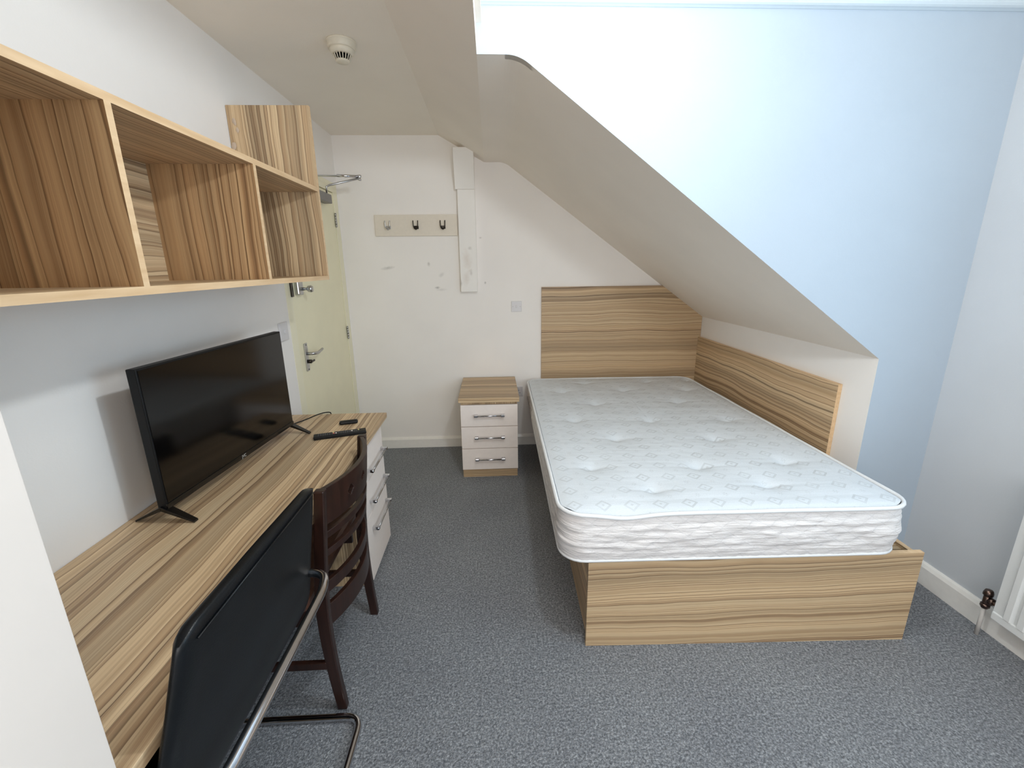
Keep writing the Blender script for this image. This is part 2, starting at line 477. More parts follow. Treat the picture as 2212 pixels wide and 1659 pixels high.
# glossy rounded moulding high on the wall over the bed
b = new(); prof = []
for i in range(11):
    a = -PI / 2 + PI * i / 10; prof.append((YF - 0.012 - 0.022 * math.cos(a), 2.507 + 0.030 * math.sin(a)))
vs = prism(b, [(YF, 2.474)] + [(YF - 0.004, 2.474)] + prof + [(YF, 2.545)], 0, BX + 0.002, XR)
struct('trim_1', b, plain('pale blue gloss paint', (204, 216, 224), 0.22, 0, 0.5, 0.01), smooth=False)

# window in the right wall, out of frame: the source of the cool daylight
b = new(); box(b, XR + 0.16, XR + 0.21, WY0, WY1, WZ0, WZ0 + 0.06); box(b, XR + 0.16, XR + 0.21, WY0, WY1, WZ1 - 0.06, WZ1)
for y in (WY0, (WY0 + WY1) / 2 - 0.03, WY1 - 0.06): box(b, XR + 0.16, XR + 0.21, y, y + 0.06, WZ0 + 0.06, WZ1 - 0.06)
win = struct('window_1', b, TRIM)
GL = NT('window glass', 0.02); GL.b.inputs['Transmission Weight'].default_value = 1.0; GL.color((0.9, 0.95, 1, 1))
b = new(); box(b, XR + 0.182, XR + 0.188, WY0 + 0.06, WY1 - 0.06, WZ0 + 0.06, WZ1 - 0.06); struct('pane', b, GL.m, win)
b = new(); box(b, XR - 0.03, XR + 0.2, WY0 - 0.03, WY1 + 0.03, WZ0 - 0.03, WZ0, bev=0.004); struct('window_sill', b, TRIM, win)

# ------------------------------------------------------------------ door in the left wall
d = bpy.data.objects.new('door_1', None); C.objects.link(d); d.location = (XL, (DY0 + DY1) / 2, 0); d['kind'] = 'structure'
b = new(); box(b, XL - 0.045, XL - 0.004, DY0, DY1, 0.008, DZT, bev=0.002); obj('door_leaf', b, CREAM, d)
b = new()   # frame: lining and architraves proud of the wall
for y0, y1 in ((DY0 - 0.085, DY0 - 0.006), (DY1 + 0.004, YB - 0.012)):
    box(b, XL - 0.1, XL + 0.0015, y0, y1, 0, DZT + 0.004, bev=0.001)
box(b, XL - 0.1, XL + 0.0015, DY0 - 0.085, YB - 0.012, DZT + 0.004, DZT + 0.075, bev=0.001)
obj('door_frame', b, CREAM2, d)
b = new(); box(b, XL - T, XL - 0.1, DY0 - 0.06, DY1 + 0.04, 0, DZT + 0.05); obj('door_stop', b, SLOT, d)
for zc in (1.90, 1.05, 0.22):      # butt hinges with knuckles
    b = new(); tube(b, [(XL + 0.004, DY1 - 0.002, zc - 0.05), (XL + 0.004, DY1 - 0.002, zc + 0.05)], 0.0065, 10)
    for k in range(5): tube(b, [(XL + 0.004, DY1 - 0.002, zc - 0.05 + k * 0.02), (XL + 0.004, DY1 - 0.002, zc - 0.05 + k * 0.02 + 0.0165)], 0.0078, 10)
    obj('hinge', b, SATIN, d)
# lever handle on a long backplate, with the thumb turn beneath
hn = obj_b = new(); box(b := hn, XL - 0.004, XL + 0.005, 2.765, 2.805, 0.925, 1.100, bev=0.002)
plate = obj('handle_plate', hn, SATIN, d)
b = new(); tube(b, fillet([(XL + 0.004, 2.785, 1.035), (XL + 0.048, 2.785, 1.035), (XL + 0.052, 2.84, 1.030), (XL + 0.05, 2.925, 1.040)], 0.02), [0.0095] * 17 + [0.0075], 12)
obj('lever', b, SATIN, plate)
b = new(); tube(b, [(XL + 0.004, 2.785, 0.985), (XL + 0.028, 2.785, 0.985)], 0.012, 14); box(b, XL + 0.026, XL + 0.034, 2.772, 2.825, 0.979, 0.992, bev=0.002)
obj('thumb_turn', b, DARKM, plate)
for z in (0.935, 1.09):
    b = new(); lathe(b, [(0.004, 0.0), (0.004, 0.0016), (0.0, 0.002)], (XL + 0.005, 2.785, z), 12, axis='x'); obj('screw', b, DARKM, plate)
# rim latch with a knob
b = new(); box(b, XL - 0.004, XL + 0.024, 2.745, 2.815, 1.395, 1.485, bev=0.008); rl = obj('night_latch', b, SATIN, d)
b = new(); lathe(b, [(0.010, 0.0), (0.008, 0.018), (0.009, 0.026), (0.019, 0.034), (0.021, 0.05), (0.017, 0.058), (0.0, 0.060)], (XL + 0.024, 2.80, 1.43), 24, axis='x')
obj('knob', b, SATIN, rl)
b = new(); box(b, XL - 0.003, XL + 0.014, 2.675, 2.694, 1.39, 1.49, bev=0.002); obj('latch_keep', b, DARKM, d)
# overhead closer: body on the leaf, two arms that fold out to an elbow
b = new(); box(b, XL - 0.004, XL + 0.055, 3.18, 3.42, 1.99, 2.05, bev=0.006); cl = obj('door_closer', b, plain('grey closer body', (128, 124, 120), 0.45), d)
E0 = (-0.895, 3.36, 2.145)
b = new(); tube(b, [(XL + 0.05, 3.34, 2.05), (XL + 0.05, 3.34, 2.09), (XL + 0.07, 3.345, 2.10), E0], 0.007, 10); obj('closer_arm', b, SATIN, cl)
b = new(); tube(b, [(XL + 0.014, 3.20, 2.135), (-1.02, 3.285, 2.148), (-1.02, 3.285, 2.15), (E0[0], E0[1], 2.157)], [0.006, 0.006, 0.009, 0.009], 10); obj('closer_arm', b, CHROME, cl)
b = new(); lathe(b, [(0.0, -0.02), (0.011, -0.019), (0.011, -0.008), (0.007, -0.006), (0.013, 0.004), (0.013, 0.016), (0.0, 0.018)], (E0[0] + 0.004, E0[1], 2.15), 16); obj('closer_elbow', b, CHROME, cl)

# ------------------------------------------------------------------ desk with drawer pedestal
DT, DX, DYE, DY_N = 0.785, -0.588, 2.329, 0.535
desk = thing('desk', ((XL + DX) / 2, 1.43, 0), 'long light wood laminate desk against the left wall with three white drawers', 'desk')
b = new(); box(b, XL + 0.002, DX, DY_N, DYE, DT - 0.027, DT, faces={'x+': 1, 'y+': 1}, bev=0)
obj('worktop', b, [WY, WY], desk, bevel=0.0015)
b = new(); box(b, XL + 0.02, -0.642, 1.935, 1.953, 0.0, DT - 0.028); obj('side_panel', b, WZ, desk)
b = new(); box(b, XL + 0.02, -0.642, 2.300, 2.318, 0.0, DT - 0.028); obj('side_panel', b, WZ, desk)
b = new(); box(b, XL + 0.02, -0.648, DY_N + 0.005, DY_N + 0.023, 0, DT - 0.028); obj('side_panel', b, WZ, desk)
b = new(); box(b, XL + 0.004, XL + 0.02, DY_N + 0.03, 2.30, 0.35, DT - 0.028); obj('back_panel', b, WY, desk)
b = new(); box(b, -0.665, -0.650, 1.955, 2.299, 0.0, 0.055); obj('plinth', b, WY, desk)
for (z0, z1, zh) in ((0.54, 0.752, 0.598), (0.368, 0.537, 0.435), (0.032, 0.365, 0.285)):
    b = new(); box(b, -0.642, -0.624, 1.932, 2.320, z0, z1); dr = obj('drawer', b, WFRONT, desk, bevel=0.001)
    b = new()
    tube(b, [(-0.595, 1.985, zh), (-0.595, 2.290, zh)], 0.0055, 12)
    for y in (2.0, 2.275): box(b, -0.624, -0.589, y - 0.009, y + 0.009, zh - 0.0085, zh + 0.0085, bev=0.002)
    obj('handle', b, CHROME, dr, smooth=False)

# ------------------------------------------------------------------ wall shelf, open boxes
SX, SZ0, SZ1 = -0.802, 1.495, 1.915
sh = thing('wall_shelf', (XL, 1.4, SZ0), 'long open box shelf of brown striped laminate mounted over the desk', 'shelf')
t = 0.019
b = new(); box(b, XL + 0.002, SX, 0.54, 2.297, SZ0, SZ0 + t, faces={'x+': 1}); obj('bottom_board', b, [WY, EDGE], sh)
b = new(); box(b, XL + 0.002, SX, 0.54, 2.278, SZ1 - t, SZ1, faces={'x+': 1}); obj('top_board', b, [WY, EDGE], sh)
b = new(); box(b, XL + 0.002, XL + 0.012, 0.55, 2.277, SZ0 + t, SZ1 - t); obj('back_board', b, WY, sh)
for y in (0.545, 1.086, 1.688):
    b = new(); box(b, XL + 0.012, SX, y, y + t, SZ0 + t, SZ1 - t, faces={'x+': 1}); obj('divider', b, [WZ2, EDGE], sh)
b = new(); box(b, XL + 0.002, SX, 2.2785, 2.297, SZ0 + t, 2.256, faces={'x+': 1}); ep = obj('end_panel', b, [WZ, EDGE], sh, label='tall end panel rising above the shelf top with chipped corner')
for (x, z, r) in ((XL + 0.032, 2.19, 0.010), (XL + 0.040, 2.155, 0.008), (XL + 0.014, 2.09, 0.012), (XL + 0.010, 2.03, 0.009)):   # lifted flakes of laminate
    b = new(); vs = []
    n = 9
    ring = [(x + r * (0.6 + 0.5 * random.random()) * math.cos(2 * PI * k / n), 2.2775 - 0.0008, z + 1.7 * r * (0.6 + 0.5 * random.random()) * math.sin(2 * PI * k / n)) for k in range(n)]
    A = [b.verts.new(q) for q in ring]; top = b.verts.new((x, 2.2745, z))
    for k in range(n): b.faces.new((A[k], A[(k + 1) % n], top))
    b.faces.new(A[::-1]); obj('chipped_laminate', b, plain('worn laminate', (196, 176, 156), 0.35), ep)

# ------------------------------------------------------------------ wardrobe edge at the left
wd = thing('wardrobe', (-0.88, 0.1, 0), 'plain white wardrobe at the near end of the desk, cut by the left edge', 'wardrobe')
WXF, WYE = -0.585, 0.528
b = new(); box(b, XL + 0.002, WXF - 0.022, -0.45, WYE, 0.0, 2.12); obj('carcass', b, WARD, wd)
b = new(); box(b, WXF - 0.020, WXF, 0.042, WYE, 0.06, 2.12); dd = obj('door', b, WARD, wd, bevel=0.0015)
b = new(); tube(b, fillet([(WXF, 0.08, 0.95), (WXF + 0.03, 0.08, 0.95), (WXF + 0.03, 0.08, 1.15), (WXF, 0.08, 1.15)], 0.01), 0.005, 10); obj('handle', b, CHROME, dd)
b = new(); box(b, WXF - 0.020, WXF, -0.448, 0.038, 0.06, 2.12); obj('door', b, WARD, wd, bevel=0.0015)

# ------------------------------------------------------------------ coat rack
cr = thing('coat_rack', (-0.58, YB, 1.79), 'beige painted board with three metal coat hooks on the back wall', 'coat rack')
b = new(); box(b, -0.897, -0.258, YB - 0.02, YB, 1.787, 1.944, rot=None); obj('board', b, BOARD, cr, bevel=0.0015)
for i, x in enumerate((-0.792, -0.577, -0.368)):
    b = new(); y = YB - 0.02
    box(b, x - 0.018, x + 0.018, y - 0.004, y, 1.838, 1.862, bev=0.0015)
    for s in (-1, 1):
        tube(b, smooth_path([(x, y - 0.003, 1.842), (x + s * 0.008, y - 0.022, 1.836), (x + s * 0.016, y - 0.036, 1.850), (x + s * 0.018, y - 0.036, 1.880), (x + s * 0.018, y - 0.034, 1.898)], 2), 0.0042, 10)
    bmesh.ops.create_uvsphere(b, u_segments=12, v_segments=8, radius=0.008, matrix=Matrix.Translation((x, y - 0.024, 1.838)))
    obj('hook', b, DARKM if i else SATIN, cr, label=('dull silver coat hook', 'dark metal coat hook', 'dark metal coat hook')[i])

# ------------------------------------------------------------------ timber brace on the back wall
br = thing('timber_brace', (-0.18, YB, 1.355), 'white painted timber brace running up the back wall, stained at its foot', 'brace')
b = new()
YP = YB - 0.055
prism(b, [(YB, 1.352), (YP, 1.352), (YP - 0.006, 2.118), (YB, 2.118)], 0, -0.246, -0.112); obj('lower_post', b, POSTM, br, bevel=0.003)
b = new()
prism(b, [(YB, 2.118), (YP - 0.006, 2.119), (3.575, 2.37), (3.575, 2.392), (YB, 2.42)], 0, -0.262, -0.112); obj('upper_post', b, POSTM, br, bevel=0.003)

# ------------------------------------------------------------------ switches and socket
def switch(name, x, z, label, cat='switch', rocker='y'):
    o = thing(name, (x, YB, z), label, cat)
    b = new(); box(b, x - 0.043, x + 0.043, YB - 0.008, YB, z - 0.043, z + 0.043, bev=0.003); obj('plate', b, PLAST, o)
    b = new(); box(b, x - 0.006, x + 0.006, YB - 0.013, YB - 0.006, z - 0.012, z + 0.012, bev=0.002); obj('rocker', b, PLAST, o)
    for s in (-1, 1):
        b = new(); lathe(b, [(0.0, -0.0015), (0.003, -0.001), (0.003, 0.0)], (x + s * 0.03, YB - 0.008, z), 10, axis='y'); obj('screw', b, SATIN, o)
switch('light_switch', 0.203, 1.225, 'small white light switch on the back wall above the bedside cabinet')
so = thing('wall_socket', (0.205, YB, 0.47), 'white double wall socket half hidden behind the bedside cabinet', 'socket')
b = new(); box(b, 0.105, 0.252, YB - 0.010, YB, 0.452, 0.540, bev=0.003); obj('plate', b, PLAST, so)
for xx in (0.143, 0.215):
    for dx, dz, ww, hh in ((0, 0.016, 0.004, 0.008), (-0.011, -0.006, 0.0065, 0.004), (0.011, -0.006, 0.0065, 0.004)):
        b = new(); box(b, xx + dx - ww / 2, xx + dx + ww / 2, YB - 0.0108, YB - 0.009, 0.488 + dz - hh / 2, 0.488 + dz + hh / 2); obj('slot', b, SLOT, so)
    b = new(); box(b, xx - 0.007, xx + 0.007, YB - 0.014, YB - 0.009, 0.515, 0.53, bev=0.0015); obj('rocker', b, PLAST, so)
sl = thing('wall_switch', (XL, 2.515, 1.21), 'pale wall switch on the left wall just above the television corner', 'switch')
b = new(); box(b, XL, XL + 0.012, 2.465, 2.562, 1.162, 1.262, bev=0.004); obj('plate', b, PLAST, sl)
b = new(); box(b, XL + 0.010, XL + 0.017, 2.508, 2.520, 1.20, 1.224, bev=0.002); obj('rocker', b, PLAST, sl)

# ------------------------------------------------------------------ smoke detector
sx, sy = -0.632, 2.285
sd = thing('smoke_detector', (sx, sy, ZC - 0.07), 'round cream smoke detector with dark slots on the flat ceiling', 'smoke detector')
b = new(); lathe(b, [(0.0, 0.0), (0.062, 0.0), (0.063, -0.004), (0.061, -0.007), (0.059, -0.008), (0.059, -0.028), (0.056, -0.032), (0.0, -0.032)], (sx, sy, ZC), 48); obj('base', b, OLDPL, sd)
b = new(); lathe(b, [(0.052, -0.030), (0.053, -0.036), (0.046, -0.048), (0.041, -0.052)], (sx, sy, ZC), 48); obj('housing', b, OLDPL, sd)
b = new(); lathe(b, [(0.0, -0.045), (0.034, -0.046), (0.027, -0.070), (0.0, -0.070)], (sx, sy, ZC), 36); obj('dark_chamber', b, SLOT, sd)
for k in range(18):
    a = 2 * PI * (k + 0.5) / 18; b = new()
    tube(b, [(sx + 0.040 * math.cos(a), sy + 0.040 * math.sin(a), ZC - 0.050), (sx + 0.029 * math.cos(a), sy + 0.029 * math.sin(a), ZC - 0.074)], 0.0022, 6)
    obj('rib', b, OLDPL, sd)
b = new(); lathe(b, [(0.0, -0.071), (0.030, -0.072), (0.030, -0.076), (0.024, -0.081), (0.0, -0.083)], (sx, sy, ZC), 36); obj('cap', b, OLDPL, sd)

# ------------------------------------------------------------------ radiator
RY0, RY1, RX, RZ0, RZ1 = 0.15, 1.424, 2.016, 0.130, 0.73
ra = thing('radiator', (2.06, 0.8, RZ0), 'white panel radiator on the right wall, cut by the right edge', 'radiator')
b = new(); n = 26; pitch = (RY1 - RY0 - 0.06) / n
pts = [(RX + 0.004, RY0)]
for i in range(n):
    y = RY0 + 0.03 + i * pitch
    pts += [(RX + 0.004, y + 0.1 * pitch), (RX - 0.006, y + 0.28 * pitch), (RX - 0.006, y + 0.72 * pitch), (RX + 0.004, y + 0.9 * pitch)]
pts += [(RX + 0.004, RY1), (RX + 0.016, RY1), (RX + 0.016, RY0)]
prism(b, pts, 2, RZ0 + 0.035, RZ1 - 0.035); 
for z0, z1 in ((RZ0, RZ0 + 0.035), (RZ1 - 0.035, RZ1)): box(b, RX - 0.002, RX + 0.016, RY0, RY1, z0, z1, bev=0.004)
obj('front_panel', b, RADM, ra)
b = new(); box(b, RX + 0.055, RX + 0.067, RY0, RY1, RZ0 + 0.01, RZ1 - 0.01, bev=0.003); obj('rear_panel', b, RADM, ra)
b = new(); box(b, RX + 0.016, RX + 0.055, RY0 + 0.02, RY1 - 0.01, RZ0 + 0.03, RZ0 + 0.06); box(b, RX + 0.067, XR, 1.2, 1.24, RZ0 + 0.1, RZ1 - 0.1); box(b, RX + 0.067, XR, 0.3, 0.34, RZ0 + 0.1, RZ1 - 0.1)
box(b, RX + 0.016, RX + 0.055, RY0 + 0.02, RY1 - 0.01, RZ1 - 0.06, RZ1 - 0.03)
obj('convector', b, RADM, ra)
va = new(); vy = 1.474; vx = RX + 0.030
tube(va, [(vx, RY1 - 0.01, 0.178), (vx, vy, 0.178)], 0.009, 12); tube(va, [(vx, vy, 0.135), (vx, vy, 0.20)], 0.012, 14)
lathe(va, [(0.0, 0.0), (0.017, 0.0), (0.017, 0.012), (0.013, 0.024), (0.0, 0.026)], (vx, vy, 0.196), 8); lathe(va, [(0.0, 0.0), (0.016, 0.0), (0.016, 0.014), (0.0, 0.014)], (vx, vy, 0.140), 6)
lathe(va, [(0.0, 0.0), (0.015, 0.0), (0.015, 0.014), (0.0, 0.014)], (vx, vy - 0.026, 0.178), 6, axis='y')
obj('valve', va, BRASS, ra)
b = new(); tube(b, [(vx, vy, 0.14), (vx, vy, 0.0)], 0.0075, 12); obj('pipe', b, COPPER, ra)
# ------------------------------------------------------------------ headboard, side board, bed frame
b = new(); prism(b, [(0.41, 0.32), (XA - 0.001, 0.32), (XA - 0.001, 1.160), (1.484, 1.380), (0.41, 1.380)], 1, YB - 0.0205, YB - 0.0005, 0)
hb = obj('headboard', b, WX, bevel=0.001); tag(hb, 'striped light wood headboard with one sloping corner on the back wall', 'headboard')
b = new(); box(b, XA - 0.0225, XA - 0.0005, 2.105, YB - 0.0215, 0.435, 0.948, faces={'y-': 1, 'z+': 1})
sb = obj('side_board', b, [WY, EDGE], bevel=0.001); tag(sb, 'long light wood board on the alcove wall along the right side of the mattress', 'bed board')

BL, BW, BH = 2.17, 1.346, 0.423       # bed built at the origin (front left corner), then turned slightly
bed = thing('bed_frame', (0, 0, 0), 'low light wood laminate bed base standing on the carpet under the white mattress', 'bed')
b = new(); box(b, 0, BW, 0, 0.02, 0, BH, faces={'z+': 1}); obj('foot_board', b, [WX, EDGE], bed)
for x in (0.012, BW - 0.032):
    b = new(); box(b, x, x + 0.02, 0.021, BL, 0.0, BH - 0.012, faces={'z+': 1}); obj('side_rail', b, [WY, EDGE], bed)
b = new(); box(b, 0.033, BW - 0.033, BL - 0.02, BL, 0, BH - 0.02); obj('head_rail', b, WX, bed)
for i in range(14):
    y = 0.06 + i * 0.15
    b = new(); box(b, 0.033, BW - 0.033, y, y + 0.07, BH - 0.045, BH - 0.025); obj('slat', b, WX, bed)
bed.location = (0.361, 1.506, 0); bed.rotation_euler = (0, 0, math.atan2(-0.042, 1.345))

# ------------------------------------------------------------------ mattress (built at the origin, then turned)
MW, ML, MR = 1.365, 2.185, 0.10
def rrect(n, inset):
    """n points round a rounded rectangle, inset towards the centre line, same angular order"""
    per = []
    straight = [(MR, 0, MW - MR, 0), (MW, MR, MW, ML - MR), (MW - MR, ML, MR, ML), (0, ML - MR, 0, MR)]
    cen = [(MW - MR, MR), (MW - MR, ML - MR), (MR, ML - MR), (MR, MR)]
    L = 2 * (MW - 2 * MR) + 2 * (ML - 2 * MR); A = 2 * PI * MR; tot = L + A
    seg = []
    for i in range(4):
        x0, y0, x1, y1 = straight[i]; seg.append(('s', x0, y0, x1, y1, math.hypot(x1 - x0, y1 - y0)))
        seg.append(('a', cen[i][0], cen[i][1], -PI / 2 + i * PI / 2, 0, A / 4))
    out = []
    for k in range(n):
        s = k / n * tot; i = 0
        while s > seg[i][5] and i < 7: s -= seg[i][5]; i += 1
        q = seg[i]; f = s / q[5]
        if q[0] == 's':
            x = q[1] + (q[3] - q[1]) * f; y = q[2] + (q[4] - q[2]) * f
            nx, ny = (q[4] - q[2]) / q[5], -(q[3] - q[1]) / q[5]
        else:
            a = q[3] + f * PI / 2; nx, ny = math.cos(a), math.sin(a); x = q[1] + MR * nx; y = q[2] + MR * ny
        out.append((x, y, nx, ny))
    return out
NP = 560
PER = rrect(NP, 0)
H0 = 0.226
def topz(x, y): return H0 - 0.030 * (y / ML) - 0.016 * math.exp(-((x - 0.24) / 0.10) ** 2) * math.exp(-(y / 0.05) ** 2)          # the pad sinks slightly towards the head end
mat_root = thing('mattress', (0, 0, 0), 'white double mattress with diamond ticking lying on the wooden bed base', 'mattress')
# side panel
b = new(); rings = []
prof = [(0.10, 0.0), (0.03, 0.0), (0.010, 0.006)] + [(-0.010 * math.sin(PI * t) , 0.014 + t * 0.196) for t in [i / 26 for i in range(27)]]
for (ins, z) in prof:
    ring = []
    for (x, y, nx, ny) in PER:
        zz = z * topz(x, y) / H0
        t = z / H0
        o_ = -ins
        if 0.03 < t < 0.97:
            u = x * (1 if abs(ny) > 0.5 else 0) + y * (1 if abs(nx) > 0.5 else 0)
            q1 = abs(((u + z * 1.5) / 0.09) % 1 - 0.5); q2 = abs(((u - z * 1.5) / 0.09) % 1 - 0.5)
            o_ += -0.0022 * (math.exp(-(q1 / 0.09) ** 2) + math.exp(-(q2 / 0.09) ** 2))
            o_ += 0.0075 * noise.noise((x * 5, y * 5, z * 55)) * math.sin(PI * t)
            o_ += 0.004 * noise.noise((x * 14 + 5, y * 14, z * 100)) * math.sin(PI * t)
        ring.append(b.verts.new((x + nx * o_, y + ny * o_, zz)))
    rings.append(ring)
for i in range(len(rings) - 1):
    for k in range(NP): b.faces.new((rings[i][k], rings[i][(k + 1) % NP], rings[i + 1][(k + 1) % NP], rings[i + 1][k]))
b.faces.new(rings[0][::-1])
obj('side_panel', b, TSIDE, mat_root, smooth=True)
# top panel with tufts
TUFTS = [(0.66, 1.65), (1.154, 1.66), (0.45, 1.885), (0.945, 1.86), (1.373, 1.88), (0.665, 2.24), (1.188, 2.19), (0.494, 2.56), (0.95, 2.52), (1.42, 2.50),
         (0.70, 2.90), (1.277, 2.90), (0.52, 3.24), (0.99, 3.24), (1.47, 3.22), (0.74, 3.50), (1.25, 3.50), (1.62, 3.52)]
MO = (0.245, 1.478); MA = math.radians(-1.15)
tl = []
for (x, y) in TUFTS:
    dx, dy = x - MO[0], y - MO[1]; tl.append((dx * math.cos(-MA) - dy * math.sin(-MA), dx * math.sin(-MA) + dy * math.cos(-MA)))
def dimple(x, y):
    s = 0
    for (tx, ty) in tl:
        dx, dy = x - tx, y - ty
        if abs(dx) > 0.35 or abs(dy) > 0.2: continue
        r2 = dx * dx + dy * dy
        s -= 0.013 * math.exp(-r2 / 0.0016) + 0.009 * math.exp(-r2 / 0.012)
        yy = dy + 0.10 * abs(dx) - 0.0; s -= 0.0065 * math.exp(-(yy / 0.013) ** 2) * math.exp(-abs(dx) / 0.08)
    return s
b = new(); rings = []; NR = 96
def crown(d):   # height over the piping at distance d from the border
    return 0.016 * (1 - math.exp(-d / 0.03)) - 0.002 * math.exp(-((d - 0.085) / 0.02) ** 2)
for i in range(NR + 1):
    f = i / NR; ring = []
    for (x, y, nx, ny) in PER:
        ex, ey = x - nx * 0.006, y - ny * 0.006
        tx = MW / 2; ty = min(max(ey, MW / 2), ML - MW / 2)
        px, py = ex + (tx - ex) * f, ey + (ty - ey) * f
        d = min(px, MW - px, py, ML - py); d = max(d, 0)
        z = topz(px, py) - 0.014 + crown(d) + dimple(px, py) * min(1, d / 0.05)
        z += (0.0025 * noise.noise((px * 4, py * 10, 1.0)) + 0.0006 * noise.noise((px * 14, py * 34, 3.0))) * min(1, d / 0.04)
        if f == 1: z = topz(px, py) - 0.014 + crown(d) + dimple(px, py)
        ring.append(b.verts.new((px, py, z)))
    rings.append(ring)
for i in range(NR):
    for k in range(NP):
        try: b.faces.new((rings[i][k], rings[i][(k + 1) % NP], rings[i + 1][(k + 1) % NP], rings[i + 1][k]))
        except ValueError: pass
bmesh.ops.remove_doubles(b, verts=b.verts, dist=0.0004)
obj('top_panel', b, TICK, mat_root, smooth=True, origin=(0, 0, 0))
for zz, rr, lab in ((1, 0.0085, 0), (0, 0.0065, 0)):
    b = new(); pts = []
    for i, (x, y, nx, ny) in enumerate(PER[::2]):
        if zz:
            wav = 0.0
            out = 0.004 + (0.010 if y < 0.02 and 0.13 < x < 1.25 else 0) * 0.0
            pts.append((x + nx * out, y + ny * out, topz(x, y) - 0.012 + wav + 0.002 * noise.noise((x * 4, y * 4, 0))))
        else: pts.append((x + nx * 0.001 - nx * 0.004, y + ny * 0.001 - ny * 0.004, 0.0105))
    tube(b, pts, rr, 8, closed=True); obj('piping', b, PIPING, mat_root, smooth=True)
mat_root.location = (MO[0], MO[1], 0.4245); mat_root.rotation_euler = (0, 0, MA)

# ------------------------------------------------------------------ bedside cabinet
NX0, NX1, NY0, NY1 = -0.247, 0.170, 3.085, 3.690
ns = thing('bedside_cabinet', ((NX0 + NX1) / 2, 3.4, 0), 'small bedside cabinet with wood top and three white drawers beside the bed', 'bedside cabinet')
b = new(); box(b, NX0 - 0.012, NX1 + 0.012, NY0 - 0.022, NY1, 0.600, 0.634, faces={'y-': 0}); obj('top', b, WX, ns, bevel=0.0015)
b = new()
box(b, NX0 + 0.003, NX0 + 0.019, NY0 + 0.02, NY1, 0.0, 0.602); box(b, NX1 - 0.019, NX1 - 0.003, NY0 + 0.02, NY1, 0.0, 0.602)
box(b, NX0 + 0.019, NX1 - 0.019, NY1 - 0.012, NY1, 0.0, 0.602)
box(b, NX0 + 0.003, NX1 - 0.003, NY0 + 0.008, NY0 + 0.019, 0.578, 0.602)
obj('carcass', b, WZ, ns)
b = new(); box(b, NX0 + 0.003, NX1 - 0.003, NY0 + 0.012, NY0 + 0.0195, 0.0, 0.062); obj('plinth', b, WX, ns)
zs = [(0.410, 0.575), (0.237, 0.4055), (0.066, 0.2325)]
for (z0, z1) in zs:
    b = new(); box(b, NX0, NX1, NY0, NY0 + 0.016, z0, z1, bev=0.001); dr = obj('drawer', b, WFRONT, ns)
    b = new(); zh = (z0 + z1) / 2 + 0.006; xa, xb = NX0 + 0.10, NX1 - 0.098
    tube(b, [(xa, NY0 - 0.029, zh), (xb, NY0 - 0.029, zh)], 0.0065, 12)
    for x in (xa + 0.012, xb - 0.012): box(b, x - 0.014, x + 0.014, NY0 - 0.037, NY0, zh - 0.0085, zh + 0.0085, bev=0.003)
    obj('handle', b, CHROME, dr)

# ------------------------------------------------------------------ television (built facing +X at the origin, then turned)
TW, TH, TZ = 0.768, 0.446, 0.045
tv = thing('television', (0, 0, 0), 'black flat screen television on two splayed feet standing on the desk', 'television')
b = new(); box(b, -0.030, 0, 0, TW, TZ, TZ + TH, bev=0.003); box(b, -0.062, -0.028, 0.10, TW - 0.10, TZ + 0.02, TZ + 0.27, bev=0.012); obj('casing', b, BLACKP, tv)
b = new(); box(b, -0.0005, 0.0015, 0.006, TW - 0.006, TZ + 0.020, TZ + TH - 0.006); obj('screen', b, SCREEN, tv)
b = new(); box(b, -0.002, 0.003, 0.0, TW, TZ, TZ + 0.018, bev=0.001); bz = obj('bottom_bezel', b, BLACKG, tv)
cu = bpy.data.curves.new('lettering', 'FONT'); cu.body = 'JVC'; cu.size = 0.017; cu.extrude = 0.0004; cu.align_x = 'CENTER'
to = bpy.data.objects.new('tmp', cu); C.objects.link(to); bpy.context.view_layer.update()
me = bpy.data.meshes.new_from_object(to); bpy.data.objects.remove(to)
me.materials.append(LOGO)
me.transform(Matrix.Translation((0.0035, TW / 2, TZ + 0.004)) @ Matrix(((0, 0, 1, 0), (1, 0, 0, 0), (0, 1, 0, 0), (0, 0, 0, 1))))
lo = bpy.data.objects.new('lettering', me); C.objects.link(lo); lo.parent = tv
for y in (0.006, TW - 0.006):
    b = new()
    for sx_, L_ in ((1, 0.095), (-1, 0.095)):
        p0 = Vector((-0.016, y, TZ + 0.004)); p1 = Vector((-0.016 + sx_ * L_, y, 0.003))
        ex = Vector((0, 0.009, 0)); up_ = Vector((0, 0, 0.007))
        A = [b.verts.new(p0 + q) for q in (-ex * 1.6 - up_, ex * 1.6 - up_, ex * 1.6 + up_, -ex * 1.6 + up_)]
        B = [b.verts.new(p1 + q) for q in (-ex - up_ * 0.35, ex - up_ * 0.35, ex + up_ * 0.5, -ex + up_ * 0.5)]
        b.faces.new(A); b.faces.new(B)
        for k in range(4): b.faces.new((A[k], A[(k + 1) % 4], B[(k + 1) % 4], B[k]))
    obj('foot', b, BLACKG, tv, bevel=0.001)
tv.location = (-1.022, 1.280, DT + 0.0005); tv.rotation_euler = (0, 0, math.atan2(-0.062, 0.78))
b = new()
tube(b, smooth_path([(-1.05, 1.98, DT + 0.11), (-1.06, 2.06, DT + 0.05), (-1.04, 2.14, DT + 0.004), (-0.99, 2.21, DT + 0.004), (-0.93, 2.28, DT + 0.018), (-0.895, 2.315, DT + 0.016), (-0.885, 2.338, DT + 0.002), (-0.885, 2.342, DT - 0.2)], 3), 0.0028, 8)
cb = obj('power_cable', b, BLACKP); tag(cb, 'thin black cable running from behind the television over the far end of the desk', 'cable')

